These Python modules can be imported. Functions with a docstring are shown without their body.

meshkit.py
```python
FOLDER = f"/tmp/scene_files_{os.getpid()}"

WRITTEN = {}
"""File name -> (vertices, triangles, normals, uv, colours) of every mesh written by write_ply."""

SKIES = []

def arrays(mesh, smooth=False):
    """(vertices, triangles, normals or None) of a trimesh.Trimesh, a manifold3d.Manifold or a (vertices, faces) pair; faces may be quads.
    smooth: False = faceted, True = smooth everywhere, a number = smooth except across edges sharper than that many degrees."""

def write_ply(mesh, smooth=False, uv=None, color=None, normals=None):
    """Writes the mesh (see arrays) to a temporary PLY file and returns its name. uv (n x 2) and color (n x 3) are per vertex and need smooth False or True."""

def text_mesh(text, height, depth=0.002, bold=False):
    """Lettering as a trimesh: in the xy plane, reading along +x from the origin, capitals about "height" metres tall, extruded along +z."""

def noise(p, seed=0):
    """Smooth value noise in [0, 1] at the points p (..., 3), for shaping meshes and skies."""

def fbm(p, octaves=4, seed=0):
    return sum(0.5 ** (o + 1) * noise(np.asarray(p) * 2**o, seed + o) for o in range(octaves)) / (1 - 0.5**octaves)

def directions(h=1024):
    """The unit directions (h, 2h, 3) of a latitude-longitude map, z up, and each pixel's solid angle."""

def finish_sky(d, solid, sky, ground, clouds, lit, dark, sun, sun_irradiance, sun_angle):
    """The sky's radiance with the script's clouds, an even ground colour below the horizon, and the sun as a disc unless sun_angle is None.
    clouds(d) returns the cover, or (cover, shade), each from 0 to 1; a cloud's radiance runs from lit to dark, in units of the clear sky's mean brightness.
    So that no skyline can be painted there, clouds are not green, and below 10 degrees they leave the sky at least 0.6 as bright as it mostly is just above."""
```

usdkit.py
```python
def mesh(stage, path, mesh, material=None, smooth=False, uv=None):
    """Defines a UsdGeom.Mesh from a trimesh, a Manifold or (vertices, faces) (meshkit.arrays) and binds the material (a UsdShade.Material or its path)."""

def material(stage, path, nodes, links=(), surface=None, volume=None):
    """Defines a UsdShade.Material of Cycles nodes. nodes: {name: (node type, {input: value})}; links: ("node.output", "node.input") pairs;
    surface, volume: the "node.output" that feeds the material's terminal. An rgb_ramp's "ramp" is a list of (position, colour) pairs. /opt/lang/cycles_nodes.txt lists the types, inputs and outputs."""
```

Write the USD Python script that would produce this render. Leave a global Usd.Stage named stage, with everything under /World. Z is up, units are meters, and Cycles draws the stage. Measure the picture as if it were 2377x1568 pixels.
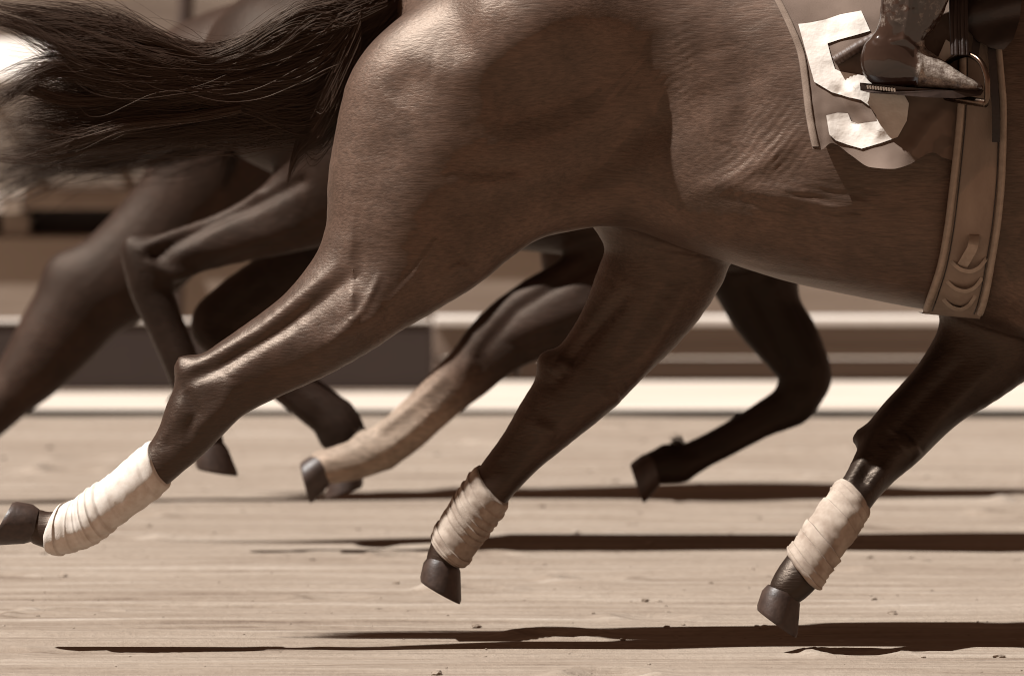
import math, numpy as np, trimesh, usdkit, meshkit, shapely
from scipy import ndimage, sparse
from scipy.interpolate import PchipInterpolator
from scipy.spatial import cKDTree
from pxr import Usd, UsdGeom, UsdLux, UsdShade, Gf, Sdf, Vt
T = Sdf.ValueTypeNames
stage = Usd.Stage.CreateInMemory()
UsdGeom.SetStageUpAxis(stage, UsdGeom.Tokens.z)
UsdGeom.SetStageMetersPerUnit(stage, 1.0)
UsdGeom.Xform.Define(stage, '/World')
UsdGeom.Scope.Define(stage, '/World/Looks')

# ------------------------------------------------------------------ camera, sky, sun, exposure
CAM = np.array([0.0, -15.0, 1.4])
FPX, CX, CY, HOR = 16500.0, 1188.5, 784.0, -40.0
PITCH = math.atan((CY - HOR) / FPX)
cam = UsdGeom.Camera.Define(stage, '/World/camera')
cam.AddTranslateOp().Set(Gf.Vec3d(*CAM))
cam.AddRotateXOp().Set(90 - math.degrees(PITCH))
cam.CreateHorizontalApertureAttr(36.0)
cam.CreateVerticalApertureAttr(36.0 * 675 / 1024)
cam.CreateFocalLengthAttr(36.0 * FPX / 2377)
cam.CreateClippingRangeAttr(Gf.Vec2f(0.1, 5000))
cam.CreateFStopAttr(4.0)
cam.CreateFocusDistanceAttr(14.75)
cam.CreateExposureAttr(1.36)
SUN = np.array([-0.68, -0.25, 1.15]); SUN /= np.linalg.norm(SUN)
sun = UsdLux.DistantLight.Define(stage, '/World/sun')
sun.CreateNormalizeAttr(True); sun.CreateIntensityAttr(1.25); sun.CreateAngleAttr(0.7)
sun.CreateColorAttr(Gf.Vec3f(1.0, 0.985, 0.955))
_z = SUN; _x = np.cross([0, 0, 1.0], _z); _x /= np.linalg.norm(_x); _y = np.cross(_z, _x)
sun.AddTransformOp().Set(Gf.Matrix4d(*_x, 0, *_y, 0, *_z, 0, 0, 0, 30, 1))
sky_mat = usdkit.material(stage, '/World/Looks/sky_material', {
    'sky': ('sky_texture', {'sky_type': 'single_scattering', 'sun_disc': False, 'sun_elevation': math.asin(SUN[2]), 'sun_rotation': math.atan2(SUN[0], SUN[1])}),
    'bw': ('rgb_to_bw', {}), 'tone': ('mix_color', {'blend_type': 'multiply', 'fac': 1.0, 'use_clamp': False, 'b': (0.74, 0.40, 0.26)}),
    'bg': ('background_shader', {'strength': 0.05})},
    [('sky.color', 'bw.color'), ('bw.val', 'tone.a'), ('tone.result', 'bg.color')], surface='bg.background')
dome = UsdLux.DomeLight.Define(stage, '/World/sky')
UsdShade.MaterialBindingAPI.Apply(dome.GetPrim()).Bind(sky_mat)
dome.GetPrim().SetCustomDataByKey('kind', 'structure')

# ------------------------------------------------------------------ helpers
cp, sp = math.cos(PITCH), math.sin(PITCH)
def at(px, py, Y):
    """the point of the plane y = Y that the picture's pixel shows"""
    px, py, Y = np.broadcast_arrays(np.asarray(px, float), np.asarray(py, float), np.asarray(Y, float))
    a, b = (px - CX) / FPX, -(py - CY) / FPX
    d = np.stack([a, cp + b * sp, -sp + b * cp], -1)
    t = (Y - CAM[1]) / d[..., 1]
    return CAM + d * t[..., None]
def proj(p):
    q = np.asarray(p) - CAM
    f = q[..., 1] * cp - q[..., 2] * sp
    u = q[..., 1] * sp + q[..., 2] * cp
    return CX + FPX * q[..., 0] / f, CY - FPX * u / f
def m_px(Y): return (Y - CAM[1]) / FPX      # metres per pixel in the plane y = Y
names = {}
def numbered(parent, name):
    k = (parent, name); n = names.get(k, 0); names[k] = n + 1
    return f'{parent}/{name}' if n == 0 else f'{parent}/{name}_{n:03d}'
def tag(o, label=None, cat=None, group=None, kind=None):
    p = o.GetPrim() if hasattr(o, 'GetPrim') else o
    for k, v in (('label', label), ('category', cat), ('group', group), ('kind', kind)):
        if v: p.SetCustomDataByKey(k, v)
    return p
def thing(name, label, cat, loc=(0, 0, 0), group=None):
    x = UsdGeom.Xform.Define(stage, numbered('/World', name))
    x.AddTranslateOp().Set(Gf.Vec3d(*map(float, loc)))
    x._loc = np.array(loc, float)
    p = tag(x, label, cat, group); LOC[str(p.GetPath())] = np.array(loc, float)
    return p
LOC = {}
def origin(path):
    s = '/'.join(str(path).split('/')[:3])
    return LOC.get(s, np.zeros(3))
def obj(name, mesh, mat, parent=None, smooth=False, color=None, extra=None):
    base = str(parent.GetPath()) if parent is not None else '/World'
    path = numbered(base, name)
    v, f, n = meshkit.arrays(mesh, smooth)
    v = v - (origin(base) if parent is not None else 0)
    m = usdkit.mesh(stage, path, (v, f), mat)
    if n is not None:
        m.CreateNormalsAttr(Vt.Vec3fArray.FromNumpy(n.astype(np.float32))); m.SetNormalsInterpolation('vertex')
    if color is not None:
        UsdGeom.PrimvarsAPI(m).CreatePrimvar('coat', T.Color3fArray, 'vertex').Set(Vt.Vec3fArray.FromNumpy(np.asarray(color, np.float32)))
    if extra is not None:
        UsdGeom.PrimvarsAPI(m).CreatePrimvar('mud', T.FloatArray, 'vertex').Set(Vt.FloatArray.FromNumpy(np.asarray(extra, np.float32)))
    return m.GetPrim()
def box(x0, x1, y0, y1, z0, z1, ch=0.006):
    """a box with chamfered edges"""
    e = np.array([x1 - x0, y1 - y0, z1 - z0]) / 2; c = np.array([x0 + x1, y0 + y1, z0 + z1]) / 2
    ch = min(ch, *(e * 0.45)); p = []
    for s in np.ndindex(2, 2, 2):
        s = np.array(s) * 2 - 1
        for k in range(3):
            q = e - ch; q = q.copy(); q[k] = e[k]; p.append(c + s * q)
    return trimesh.convex.convex_hull(np.array(p))
def tube(pts, r, n=10, tilt=0.0):
    pts = np.asarray(pts, float); r = np.broadcast_to(np.asarray(r, float), (len(pts),))
    t = np.gradient(pts, axis=0); t /= np.linalg.norm(t, axis=1, keepdims=True)
    up = np.array([0, 1.0, 0.02]); a = np.cross(t, up); a /= np.maximum(np.linalg.norm(a, axis=1, keepdims=True), 1e-9); b = np.cross(a, t)
    th = np.linspace(0, 2 * np.pi, n, endpoint=False)
    ring = pts[:, None] + r[:, None, None] * (np.cos(th)[None, :, None] * a[:, None] + np.sin(th)[None, :, None] * b[:, None] + tilt * np.cos(th + .9)[None, :, None] * t[:, None])
    v = np.vstack([ring.reshape(-1, 3), pts[:1], pts[-1:]]); f = []
    m = len(pts)
    i, j = np.meshgrid(np.arange(m - 1), np.arange(n), indexing='ij'); j2 = (j + 1) % n
    q = np.stack([i * n + j, i * n + j2, (i + 1) * n + j2, (i + 1) * n + j], -1).reshape(-1, 4)
    f = np.vstack([q[:, [0, 2, 1]], q[:, [0, 3, 2]]])
    k = np.arange(n); k2 = (k + 1) % n
    f = np.vstack([f, np.stack([np.full(n, m * n), k, k2], -1), np.stack([np.full(n, m * n + 1), (m - 1) * n + k2, (m - 1) * n + k], -1)])
    tm = trimesh.Trimesh(v, f, process=False); tm.fix_normals()
    return tm
def solidify(P, th):
    """a grid of points (a, b, 3) as a sheet of thickness th, its back shifted to +y"""
    a, b = P.shape[:2]
    Q = P + np.array([0, th, 0])
    v = np.vstack([P.reshape(-1, 3), Q.reshape(-1, 3)]); N = a * b
    i, j = np.meshgrid(np.arange(a - 1), np.arange(b - 1), indexing='ij')
    q = np.stack([i * b + j, i * b + j + 1, (i + 1) * b + j + 1, (i + 1) * b + j], -1).reshape(-1, 4)
    f = [q, q[:, ::-1] + N]
    def strip(idx): return np.stack([idx[:-1], idx[:-1] + N, idx[1:] + N, idx[1:]], -1)
    f += [strip(np.arange(b)), strip(np.arange(b)[::-1] + (a - 1) * b), strip(np.arange(a)[::-1] * b), strip(np.arange(a) * b + b - 1)]
    f = np.vstack(f); f = np.vstack([f[:, [0, 1, 2]], f[:, [0, 2, 3]]])
    tm = trimesh.Trimesh(v, f, process=False); tm.fix_normals()
    return tm
def smin(a, b, k):
    h = np.maximum(k - np.abs(a - b), 0) / k
    return np.minimum(a, b) - h * h * k * 0.25
def relax(tm, n):
    f = np.asarray(tm.faces); e = np.vstack([f[:, [0, 1]], f[:, [1, 2]], f[:, [2, 0]]]); e = np.unique(np.sort(e, axis=1), axis=0); N = len(tm.vertices)
    A = sparse.coo_matrix((np.ones(2 * len(e)), (np.r_[e[:, 0], e[:, 1]], np.r_[e[:, 1], e[:, 0]])), shape=(N, N)).tocsr(); deg = np.maximum(np.asarray(A.sum(1)).ravel(), 1)[:, None]
    v = np.array(tm.vertices)
    for k in range(n):
        for c in (.5, -.52): v = v + c * (A @ v / deg - v)
    tm.vertices = v
class Field:
    """a signed distance grid in which rounded, tapering chains and ellipsoids melt into one body"""
    def __init__(s, lo, hi, h):
        s.h, s.lo = h, np.array(lo, float); n = np.ceil((np.array(hi) - s.lo) / h).astype(int) + 1
        s.ax = [s.lo[k] + h * np.arange(n[k]) for k in range(3)]; s.F = np.full(n, 0.15, np.float32)
    def sub(s, lo, hi):
        sl = tuple(slice(max(0, int((lo[k] - s.lo[k]) / s.h)), max(1, min(s.F.shape[k], int((hi[k] - s.lo[k]) / s.h) + 2))) for k in range(3))
        return sl, [s.ax[k][sl[k]].astype(np.float32).reshape([-1 if i == k else 1 for i in range(3)]) for k in range(3)]
    def chain(s, pts, rad, ys=1.0, k=0.03, dense=4, cut=False):
        pts = np.asarray(pts, float); rad = np.asarray(rad, float); ys = np.broadcast_to(np.asarray(ys, float), rad.shape)
        if dense > 1 and len(pts) > 2:
            u = np.arange(len(pts)); w = np.linspace(0, len(pts) - 1, (len(pts) - 1) * dense + 1)
            pts = np.stack([PchipInterpolator(u, pts[:, i])(w) for i in range(3)], 1); rad = PchipInterpolator(u, rad)(w); ys = PchipInterpolator(u, ys)(w)
        m = rad.max() + k + 0.03
        sl, _ = s.sub(pts.min(0) - m, pts.max(0) + m)
        G = np.full(s.F[sl].shape, 0.15, np.float32); off = [x.start for x in sl]
        for a, b, ra, rb, ya, yb in zip(pts[:-1], pts[1:], rad[:-1], rad[1:], ys[:-1], ys[1:]):
            mm = max(ra, rb) + k + 0.02; lo, hi = np.minimum(a, b) - mm, np.maximum(a, b) + mm
            ss, (X, Y, Z) = s.sub(lo, hi); g = tuple(slice(x.start - o, x.stop - o) for x, o in zip(ss, off))
            ab = b - a; L = max((ab ** 2).sum(), 1e-9)
            t = np.clip(((X - a[0]) * ab[0] + (Y - a[1]) * ab[1] + (Z - a[2]) * ab[2]) / L, 0, 1)
            d = np.sqrt((X - a[0] - t * ab[0]) ** 2 + ((Y - a[1] - t * ab[1]) / (ya + t * (yb - ya))) ** 2 + (Z - a[2] - t * ab[2]) ** 2) - (ra + t * (rb - ra))
            G[g] = np.minimum(G[g], d)
        s.F[sl] = -smin(-s.F[sl], G, k) if cut else smin(s.F[sl], G, k)
    def ell(s, c, r, rot=0, k=0.04, cut=False):
        c = np.asarray(c, float); m = max(r) + k + 0.03
        sl, (X, Y, Z) = s.sub(c - m, c + m); co, si = math.cos(math.radians(rot)), math.sin(math.radians(rot))
        u, w = (X - c[0]) * co + (Z - c[2]) * si, -(X - c[0]) * si + (Z - c[2]) * co
        q = np.sqrt((u / r[0]) ** 2 + ((Y - c[1]) / r[1]) ** 2 + (w / r[2]) ** 2)
        d = (q - 1) * min(r)
        s.F[sl] = -smin(-s.F[sl], d, k) if cut else smin(s.F[sl], d, k)
    def torso(s, x, top, bot, hw, k=0.05, pw=2.3):
        """x, top, bottom, half width stations"""
        x0, x1 = x[0], x[-1]
        X = s.ax[0].astype(np.float32); xc = np.clip(X, x0, x1)
        t, b, w = (PchipInterpolator(x, v)(xc).astype(np.float32)[:, None, None] for v in (top, bot, hw))
        zc, a = (t + b) / 2, (t - b) / 2
        Y, Z = s.ax[1].astype(np.float32)[None, :, None] - s.y0, s.ax[2].astype(np.float32)[None, None, :]
        q = ((np.abs(Y) / w) ** pw + (np.abs(Z - zc) / a) ** pw) ** (1 / pw)
        d = (q - 1) * np.minimum(a, w) + np.abs(X - xc)[:, None, None] * 1.2
        s.F = smin(s.F, d.astype(np.float32), k)
    def mesh(s, smooth=6):
        F = s.F; S = F < 0; nx, ny, nz = F.shape
        c = sum(S[i:nx - 1 + i, j:ny - 1 + j, k:nz - 1 + k].astype(np.int8) for i, j, k in np.ndindex(2, 2, 2))
        cells = np.argwhere((c > 0) & (c < 8)); idx = np.full((nx - 1, ny - 1, nz - 1), -1, np.int64); idx[tuple(cells.T)] = np.arange(len(cells))
        acc, cnt = np.zeros((len(cells), 3)), np.zeros(len(cells)); cor = list(np.ndindex(2, 2, 2))
        val = {q: F[tuple((cells + q).T)] for q in cor}
        for q in cor:
            for k in range(3):
                if q[k] == 0:
                    r = list(q); r[k] = 1; r = tuple(r); a, b = val[q], val[r]; w = (a < 0) != (b < 0)
                    t = a[w] / (a[w] - b[w]); p = np.tile(np.array(q, float), (w.sum(), 1)); p[:, k] = t; acc[w] += p; cnt[w] += 1
        v = (cells + acc / cnt[:, None]) * s.h + s.lo; faces = []
        for k in range(3):
            a = [slice(None)] * 3; b = [slice(None)] * 3; a[k], b[k] = slice(0, -1), slice(1, None)
            e = np.argwhere(S[tuple(a)] != S[tuple(b)]); o1, o2 = [(1, 2), (2, 0), (0, 1)][k]
            e = e[(e[:, o1] > 0) & (e[:, o2] > 0) & (e[:, o1] < F.shape[o1] - 1) & (e[:, o2] < F.shape[o2] - 1)]
            d1, d2 = np.zeros(3, int), np.zeros(3, int); d1[o1] = 1; d2[o2] = 1
            q = np.stack([idx[tuple((e - d1 - d2).T)], idx[tuple((e - d2).T)], idx[tuple(e.T)], idx[tuple((e - d1).T)]], -1)
            flip = ~S[tuple(e.T)]; q[flip] = q[flip][:, ::-1]; faces.append(q)
        f = np.vstack(faces); f = f[(f >= 0).all(1)]; f = np.vstack([f[:, [0, 1, 2]], f[:, [0, 2, 3]]])
        tm = trimesh.Trimesh(v, f, process=False)
        comp = trimesh.graph.connected_component_labels(tm.face_adjacency, node_count=len(f))
        keep = comp == np.bincount(comp).argmax(); tm.update_faces(keep); tm.remove_unreferenced_vertices()
        if smooth: relax(tm, smooth)
        return tm
    def near(s, x, z):
        """y of the surface that faces the camera at (x, z)"""
        if not hasattr(s, '_near'):
            F = s.F; S = F < 0; j = S.argmax(1); ok = S.any(1) & (j > 0); jj = np.maximum(j, 1)
            I, K = np.indices(j.shape); a, b = F[I, jj - 1, K], F[I, jj, K]
            y = s.lo[1] + s.h * (jj - 1 + np.where(ok, a / np.where(ok, a - b, 1), 0))
            ii = ndimage.distance_transform_edt(~ok, return_distances=False, return_indices=True)
            s._near = ndimage.gaussian_filter(y[tuple(ii)], 2.0)
        x, z = np.asarray(x, float), np.asarray(z, float)
        return ndimage.map_coordinates(s._near, [(np.atleast_1d(x) - s.lo[0]) / s.h, (np.atleast_1d(z) - s.lo[2]) / s.h], order=1, mode='nearest').reshape(x.shape)
def L(stations, Y, dY=0.0):
    """leg stations (pixel x, pixel y, pixel radius[, y shift]) as points and radii in the plane y = Y"""
    p, r = [], []
    for s_ in stations:
        y = Y + (s_[3] if len(s_) > 3 else 0)
        p.append(at(s_[0], s_[1], y)); r.append(s_[2] * m_px(y))
    return np.array(p), np.array(r)

# ------------------------------------------------------------------ materials
def sep(r, K=0.52):
    """the toned base colour of a tone r: the darker, the redder"""
    x = [0, 0.02, 0.06, 0.16, 0.38, 0.51, 0.86, 1]
    return (K * r, K * r * np.interp(r, x, [.50, .52, .57, .67, .78, .82, .92, .94]), K * r * np.interp(r, x, [.34, .36, .41, .49, .60, .66, .84, .86]))
def plain(name, tone, rough=0.6, var=0.25, scale=9.0, bump=0.0, bscale=80.0, stretch=(1, 1, 1), spec=0.35, coat=0.0, metal=0.0):
    lo, hi = sep(tone * (1 - var)), sep(min(0.9, tone * (1 + var)))
    nodes = {'g': ('geometry', {}), 'mp': ('mapping', {'scale': stretch}), 'n': ('noise_texture', {'scale': scale, 'detail': 5.0, 'roughness': 0.6}),
             'r': ('rgb_ramp', {'ramp': [(0.28, lo), (0.72, hi)]}), 'p': ('principled_bsdf', {'roughness': rough, 'specular_ior_level': spec, 'coat_weight': coat, 'coat_roughness': 0.08, 'metallic': metal}),
             'n2': ('noise_texture', {'scale': bscale, 'detail': 3.0}), 'b': ('bump', {'strength': 0.6, 'distance': bump, 'use_object_space': False})}
    links = [('g.position', 'mp.vector'), ('mp.vector', 'n.vector'), ('n.fac', 'r.fac'), ('r.color', 'p.base_color')]
    if bump: links += [('mp.vector', 'n2.vector'), ('n2.fac', 'b.height'), ('b.normal', 'p.normal')]
    else: nodes.pop('n2'); nodes.pop('b')
    return usdkit.material(stage, f'/World/Looks/{name}', nodes, links, surface='p.BSDF')
def coat_material(name, rough=0.45, fur=0.0011, spec=0.42, lump=0.25):
    # short hair: fine streaks along the body, over a slow unevenness of tone; the colour comes from the coat primvar
    nodes = {'a': ('attribute', {'attribute': 'coat'}), 'g': ('geometry', {}),
             'mp': ('mapping', {'rotation': (0, math.radians(28), 0), 'scale': (0.13, 0.8, 1.0)}), 'n': ('noise_texture', {'scale': 230.0, 'detail': 4.0, 'roughness': 0.65}),
             'n2': ('noise_texture', {'scale': 11.0, 'detail': 4.0, 'roughness': 0.6}), 'r': ('map_range', {'from_min': 0.25, 'from_max': 0.75, 'to_min': 0.5, 'to_max': 1.5}),
             'r2': ('map_range', {'from_min': 0.3, 'from_max': 0.7, 'to_min': 0.70, 'to_max': 1.30}), 'm': ('math', {'math_type': 'multiply'}),
             'x': ('vector_math', {'math_type': 'scale'}), 'n3': ('noise_texture', {'scale': 38.0, 'detail': 3.0}), 'h': ('math', {'math_type': 'multiply_add', 'value2': lump}),
             'b': ('bump', {'strength': 1.0, 'distance': fur}),
             'p': ('principled_bsdf', {'roughness': rough, 'specular_ior_level': spec, 'specular_tint': (1.0, .79, .63), 'sheen_weight': 0.03, 'sheen_roughness': 0.3, 'sheen_tint': (1.0, .8, .65)})}
    return usdkit.material(stage, f'/World/Looks/{name}', nodes, [('g.position', 'mp.vector'), ('mp.vector', 'n.vector'), ('g.position', 'n2.vector'), ('n.fac', 'r.value'), ('n2.fac', 'r2.value'),
        ('r.result', 'm.value1'), ('r2.result', 'm.value2'), ('a.color', 'x.vector1'), ('m.value', 'x.scale'), ('x.vector', 'p.base_color'),
        ('g.position', 'n3.vector'), ('n3.fac', 'h.value1'), ('n.fac', 'h.value3'), ('h.value', 'b.height'), ('b.normal', 'p.normal')], surface='p.BSDF')
M = {}
M['coat'] = coat_material('horse_coat')
M['coat2'] = coat_material('far_horse_coat', 0.55, 0.0016, 0.18, 0.6)
M['hoof'] = plain('hoof_horn', 0.05, 0.5, 0.4, 60, 0.001, 150)
M['bandage'] = plain('bandage_cloth', 0.72, 0.85, 0.14, 40, 0.0012, 420)
M['bandage_worn'] = plain('worn_bandage_cloth', 0.42, 0.85, 0.3, 30, 0.0012, 420)
M['cloth'] = plain('saddle_cloth_fabric', 0.165, 0.85, 0.12, 14, 0.0008, 700)
M['hem'] = plain('hem_tape', 0.24, 0.85, 0.15, 200, 0.001, 500)
M['number'] = plain('white_number_fabric', 0.80, 0.7, 0.06, 30, 0.006, 34)
M['girth'] = plain('girth_webbing', 0.27, 0.7, 0.15, 25, 0.0006, 800, stretch=(1, 1, .3))
M['piping'] = plain('girth_piping', 0.36, 0.6, 0.15, 60, 0.0006, 400)
M['leather'] = plain('dark_leather', 0.022, 0.42, 0.4, 30, 0.0008, 200)
M['strap'] = plain('brown_strap', 0.10, 0.55, 0.3, 60, 0.0008, 500)
M['steel'] = plain('worn_steel', 0.22, 0.22, 0.3, 40, metal=1.0)
M['breeches'] = plain('breeches_fabric', 0.5, 0.8, 0.1, 20, 0.001, 300)
M['white_flap'] = plain('white_lining', 0.7, 0.8, 0.1, 20)
M['sole'] = plain('boot_sole_rubber', 0.035, 0.45, 0.4, 80)
M['welt'] = plain('pale_welt', 0.35, 0.6, 0.3, 120)
M['boot'] = usdkit.material(stage, '/World/Looks/muddy_boot_leather', {
    'a': ('attribute', {'attribute': 'mud'}), 'g': ('geometry', {}), 'n': ('noise_texture', {'scale': 55.0, 'detail': 6.0, 'roughness': 0.7}), 'n2': ('noise_texture', {'scale': 260.0, 'detail': 3.0}),
    's': ('math', {'math_type': 'multiply_add', 'value2': 0.55}), 'r': ('map_range', {'from_min': 0.62, 'from_max': 0.86, 'to_min': 0, 'to_max': 1, 'clamp': True}),
    'd': ('rgb_ramp', {'ramp': [(0.3, sep(0.20)), (0.7, sep(0.62))]}),
    'c': ('mix', {'color1': sep(0.035)}), 'ro': ('map_range', {'from_min': 0, 'from_max': 1, 'to_min': 0.10, 'to_max': 0.8}), 'b': ('bump', {'strength': 0.5, 'distance': 0.002}), 'n4': ('noise_texture', {'scale': 42.0, 'detail': 2.0}), 'hs': ('math', {'math_type': 'multiply_add', 'value2': 0.8}), 'hm': ('math', {'math_type': 'multiply'}),
    'p': ('principled_bsdf', {'specular_ior_level': 0.6})},
    [('g.position', 'n.vector'), ('g.position', 'n2.vector'), ('n.fac', 's.value1'), ('a.fac', 's.value3'), ('s.value', 'r.value'), ('n2.fac', 'd.fac'), ('r.result', 'c.fac'), ('d.color', 'c.color2'),
     ('c.color', 'p.base_color'), ('r.result', 'ro.value'), ('ro.result', 'p.roughness'), ('r.result', 'hm.value1'), ('n.fac', 'hm.value2'), ('g.position', 'n4.vector'), ('n4.fac', 'hs.value1'), ('hm.value', 'hs.value3'), ('hs.value', 'b.height'), ('b.normal', 'p.normal')], surface='p.BSDF')
def hair_material(name, tone):
    lo, hi = sep(tone * 0.35), sep(tone * 2.6)
    return usdkit.material(stage, f'/World/Looks/{name}', {'h': ('hair_info', {}), 'r': ('rgb_ramp', {'ramp': [(0, lo), (1, hi)]}), 'w': ('white_noise_texture', {'dimensions': '1D'}),
        'o': ('object_info', {}), 'p': ('principled_bsdf', {'roughness': 0.42, 'specular_ior_level': 0.22, 'specular_tint': (1.0, .8, .62)})}, [('h.index', 'w.w'), ('w.value', 'r.fac'), ('r.color', 'p.base_color')], surface='p.BSDF')
M['hair'] = hair_material('tail_hair', 0.036)
M['hair2'] = hair_material('far_tail_hair', 0.02)
M['white_paint'] = plain('white_paint', 0.78, 0.5, 0.06, 6)
M['pale_concrete'] = plain('pale_concrete', 0.6, 0.85, 0.12, 3.0, 0.004, 40, stretch=(.25, 1, 1))
M['kerb'] = plain('kerb_concrete', 0.28, 0.85, 0.2, 5, 0.004, 60)
M['dark_board'] = plain('dark_board_paint', 0.04, 0.6, 0.12, 3)
M['brown_board'] = plain('brown_board_paint', 0.21, 0.7, 0.3, 5.0, stretch=(.06, 1, 4))
M['brown_board2'] = plain('brown_lower_board_paint', 0.16, 0.7, 0.25, 5.0, stretch=(.06, 1, 4))
M['beige_wall'] = plain('beige_render', 0.30, 0.85, 0.55, 2.2, 0.003, 30, stretch=(.35, 1, 1.6))
M['pale_wall'] = plain('pale_render', 0.36, 0.85, 0.18, 2.0, 0.003, 30, stretch=(.2, 1, 1.6))
M['dark_post'] = plain('dark_post_paint', 0.06, 0.6, 0.3, 6)
# harrowed sand: tine lines run along the track
M['sand'] = usdkit.material(stage, '/World/Looks/harrowed_sand', {
    'g': ('geometry', {}), 'm1': ('mapping', {'scale': (0.55, 16.0, 1), 'rotation': (0, 0, math.radians(0.35))}), 'n1': ('noise_texture', {'scale': 1.0, 'detail': 5.0, 'roughness': 0.62}),
    'm2': ('mapping', {'scale': (2.4, 42.0, 1)}), 'n2': ('noise_texture', {'scale': 1.0, 'detail': 4.0, 'roughness': 0.6}),
    'n3': ('noise_texture', {'scale': 34.0, 'detail': 7.0, 'roughness': 0.72}),
    'mx': ('math', {'math_type': 'multiply_add', 'value2': 0.6}), 'mx2': ('math', {'math_type': 'multiply_add', 'value2': 0.34}), 'md': ('math', {'math_type': 'divide', 'value2': 1.94}),
    'r': ('rgb_ramp', {'ramp': [(0.34, sep(0.20, .42)), (0.45, sep(0.36, .42)), (0.56, sep(0.46, .42)), (0.66, sep(0.62, .42))]}),
    'b': ('bump', {'strength': 0.9, 'distance': 0.022}), 'p': ('principled_bsdf', {'roughness': 0.9, 'specular_ior_level': 0.15})},
    [('g.position', 'm1.vector'), ('m1.vector', 'n1.vector'), ('g.position', 'm2.vector'), ('m2.vector', 'n2.vector'), ('g.position', 'n3.vector'),
     ('n2.fac', 'mx.value1'), ('n1.fac', 'mx.value3'), ('n3.fac', 'mx2.value1'), ('mx.value', 'mx2.value3'), ('mx2.value', 'md.value1'), ('md.value', 'r.fac'), ('r.color', 'p.base_color'),
     ('mx2.value', 'b.height'), ('b.normal', 'p.normal')], surface='p.BSDF')

# ------------------------------------------------------------------ ground, fence and wall behind
def sheet(x0, x1, y0, y1, z, nx=1, ny=1, f=None):
    X, Y = np.meshgrid(np.linspace(x0, x1, nx + 1), np.linspace(y0, y1, ny + 1), indexing='ij')
    Z = np.full_like(X, z) if f is None else z + f(X, Y)
    i, j = np.meshgrid(np.arange(nx), np.arange(ny), indexing='ij'); b = ny + 1
    q = np.stack([i * b + j, (i + 1) * b + j, (i + 1) * b + j + 1, i * b + j + 1], -1).reshape(-1, 4)
    return (np.stack([X, Y, Z], -1).reshape(-1, 3), q)
APRON = 7.95
tag(obj('ground', sheet(-400, 400, -60, 700, -0.06), M['sand']), 'bare sandy ground beyond the track', None, None, 'structure')
prng = np.random.default_rng(51); PRINTS = [(prng.uniform(-1.5, 1.5), prng.uniform(-1.4, 7.4), prng.uniform(.3, 1)) for _ in range(46)]
def furrow(X, Y):
    p = np.stack([X * 0.35, Y * 13.0, np.zeros_like(X)], -1)
    q = np.stack([X * 1.6, Y * 34.0, np.zeros_like(X) + 5], -1)
    z = 0.024 * (meshkit.fbm(p, 3, 3) - 0.5) + 0.010 * (meshkit.noise(q, 9) - 0.5)
    for a, b, c in PRINTS:
        e = np.hypot((X - a) / 1.25, Y - b) / .062
        z = z + c * (-.022 * np.exp(-e ** 4) + .011 * np.exp(-((e - 1.35) / .35) ** 2) * (1.2 - (X - a) / .1 * .4))
    return z
tag(obj('track', sheet(-3.2, 3.2, -2.2, APRON, 0.0, 440, 520, furrow), M['sand'], smooth=True), 'harrowed sand race track with long tine lines', None, None, 'structure')
tag(obj('apron', sheet(-60, 60, APRON, 14.0, 0.022, 1, 1), M['pale_concrete']), 'pale concrete apron between track and fence', None, None, 'structure')

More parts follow.
